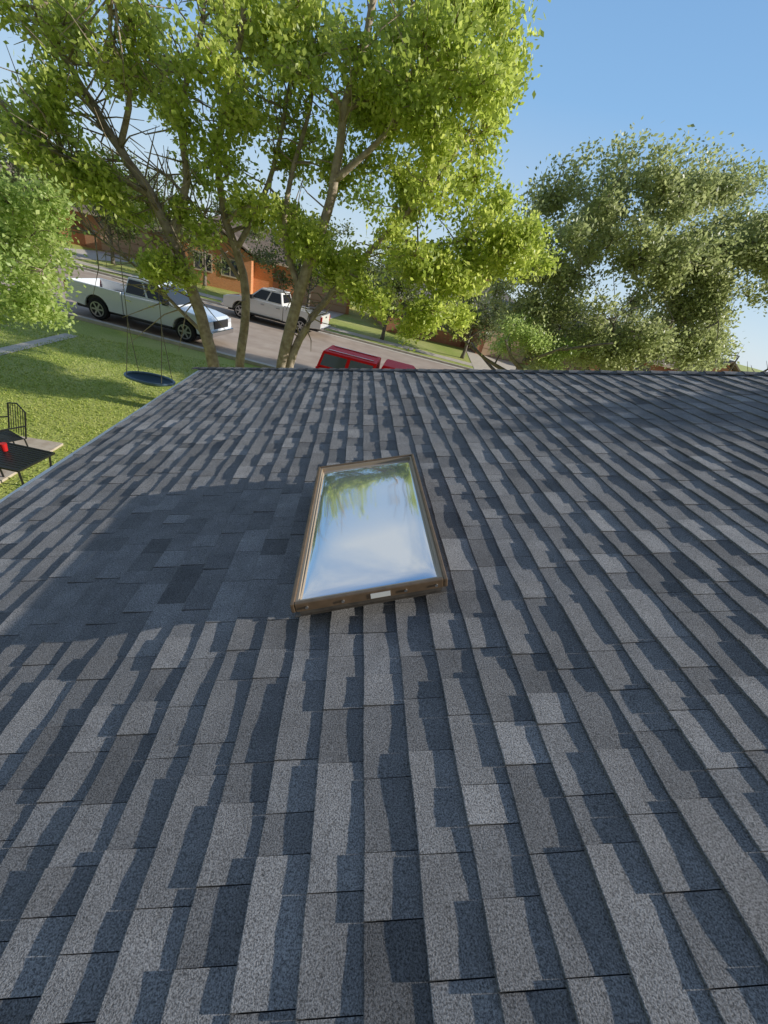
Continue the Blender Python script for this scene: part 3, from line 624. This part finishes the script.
# ------------------------------------------------------------------ swing and patio set
m_rope = mat('rope', (.25, .22, .18), .9); m_swing = mat('swing_fabric', (.05, .10, .16), .7); m_black = mat('black_metal', (.02, .02, .02), .4, .3)
sp = ground(150, 379, .55); root = empty('saucer_swing', sp, R(-8), 'dark oval hanging swing on ropes over the lawn', 'swing')
a = Acc()
for i in range(7):
    q = i/6
    for k in range(28): t_ = 2*math.pi*k/28; a.v.append((.6*q*math.cos(t_), .36*q*math.sin(t_), -.16*(1-q*q)))
for i in range(6):
    for k in range(28): k2 = (k+1) % 28; a.f.append((i*28+k, i*28+k2, (i+1)*28+k2, (i+1)*28+k))
a.build('seat', m_swing, root, True)
a = Acc(); a.tube([(.61*math.cos(t_), .37*math.sin(t_), .01) for t_ in [2*math.pi*k/28 for k in range(29)]], .035, 8); a.build('rim', mat('swing_rim', (.12, .19, .27), .5), root, True)
for sx in (-1, 1):
    for sy in (-1, 1):
        a = Acc(); a.tube([(sx*.45, sy*.25, .02), (sx*.42, 0, 1.3), (sx*.4, 0, 4.3)], .009, 5); a.build('rope', m_rope, root)
tp = ground(17, 494); root = empty('patio_table', (tp.x, tp.y, .04), R(-6), 'black metal patio table on the small patio at the left edge', 'table'); root.scale = (.85, .85, .95)
a = Acc()
for k in range(11): a.box(-.55, .55, -.36+k*.066, -.36+k*.066+.05, .69, .705)
a.box(-.58, .58, -.40, -.365, .68, .71); a.box(-.58, .58, .37, .405, .68, .71); a.box(-.58, -.55, -.365, .37, .68, .71); a.box(.55, .58, -.365, .37, .68, .71)
a.build('table_top', m_black, root)
for sx in (-1, 1):
    for sy in (-1, 1): a = Acc(); a.tube([(sx*.52, sy*.34, .68), (sx*.5, sy*.3, .3), (sx*.55, sy*.37, 0)], .018, 6); a.build('leg', m_black, root)
a = Acc(); a.disc((0, 0, .06), 'z', .045, .12, 18, [(0-.06, .035), (.06, .045)]); cu = a.build('cup', mat('red_plastic', (.55, .02, .02), .35)); cu.location = V3(tp.x-.05, tp.y+.1, .04+.71*.95+.002); tag(cu, 'red cup standing on the black patio table', 'cup')
def chair(px, py, rz, label):
    g = ground(px, py); root = empty('patio_chair', (g.x, g.y, .04), rz, label, 'chair', None)
    a = Acc()
    for k in range(8): a.box(-.24+k*.062, -.24+k*.062+.045, -.23, .23, .43, .442)
    a.build('seat', m_black, root)
    a = Acc(); a.tube([(-.25, -.25, .44), (-.25, -.34, .9), (0, -.36, .97), (.25, -.34, .9), (.25, -.25, .44)], .014, 6)
    for k in range(6): a.tube([(-.18+k*.072, -.255, .45), (-.18+k*.072, -.345, .94)], .006, 5)
    a.build('backrest', m_black, root)
    for sx in (-1, 1):
        for sy in (-1, 1): a = Acc(); a.tube([(sx*.24, sy*.23, .44), (sx*.26, sy*.27, 0)], .013, 6); a.build('leg', m_black, root)
        a = Acc(); a.tube([(sx*.25, -.3, .66), (sx*.28, 0, .68), (sx*.27, .22, .66), (sx*.25, .23, .44)], .013, 6); a.build('armrest', m_black, root)
chair(8, 462, R(150), 'black metal patio chair behind the black table')
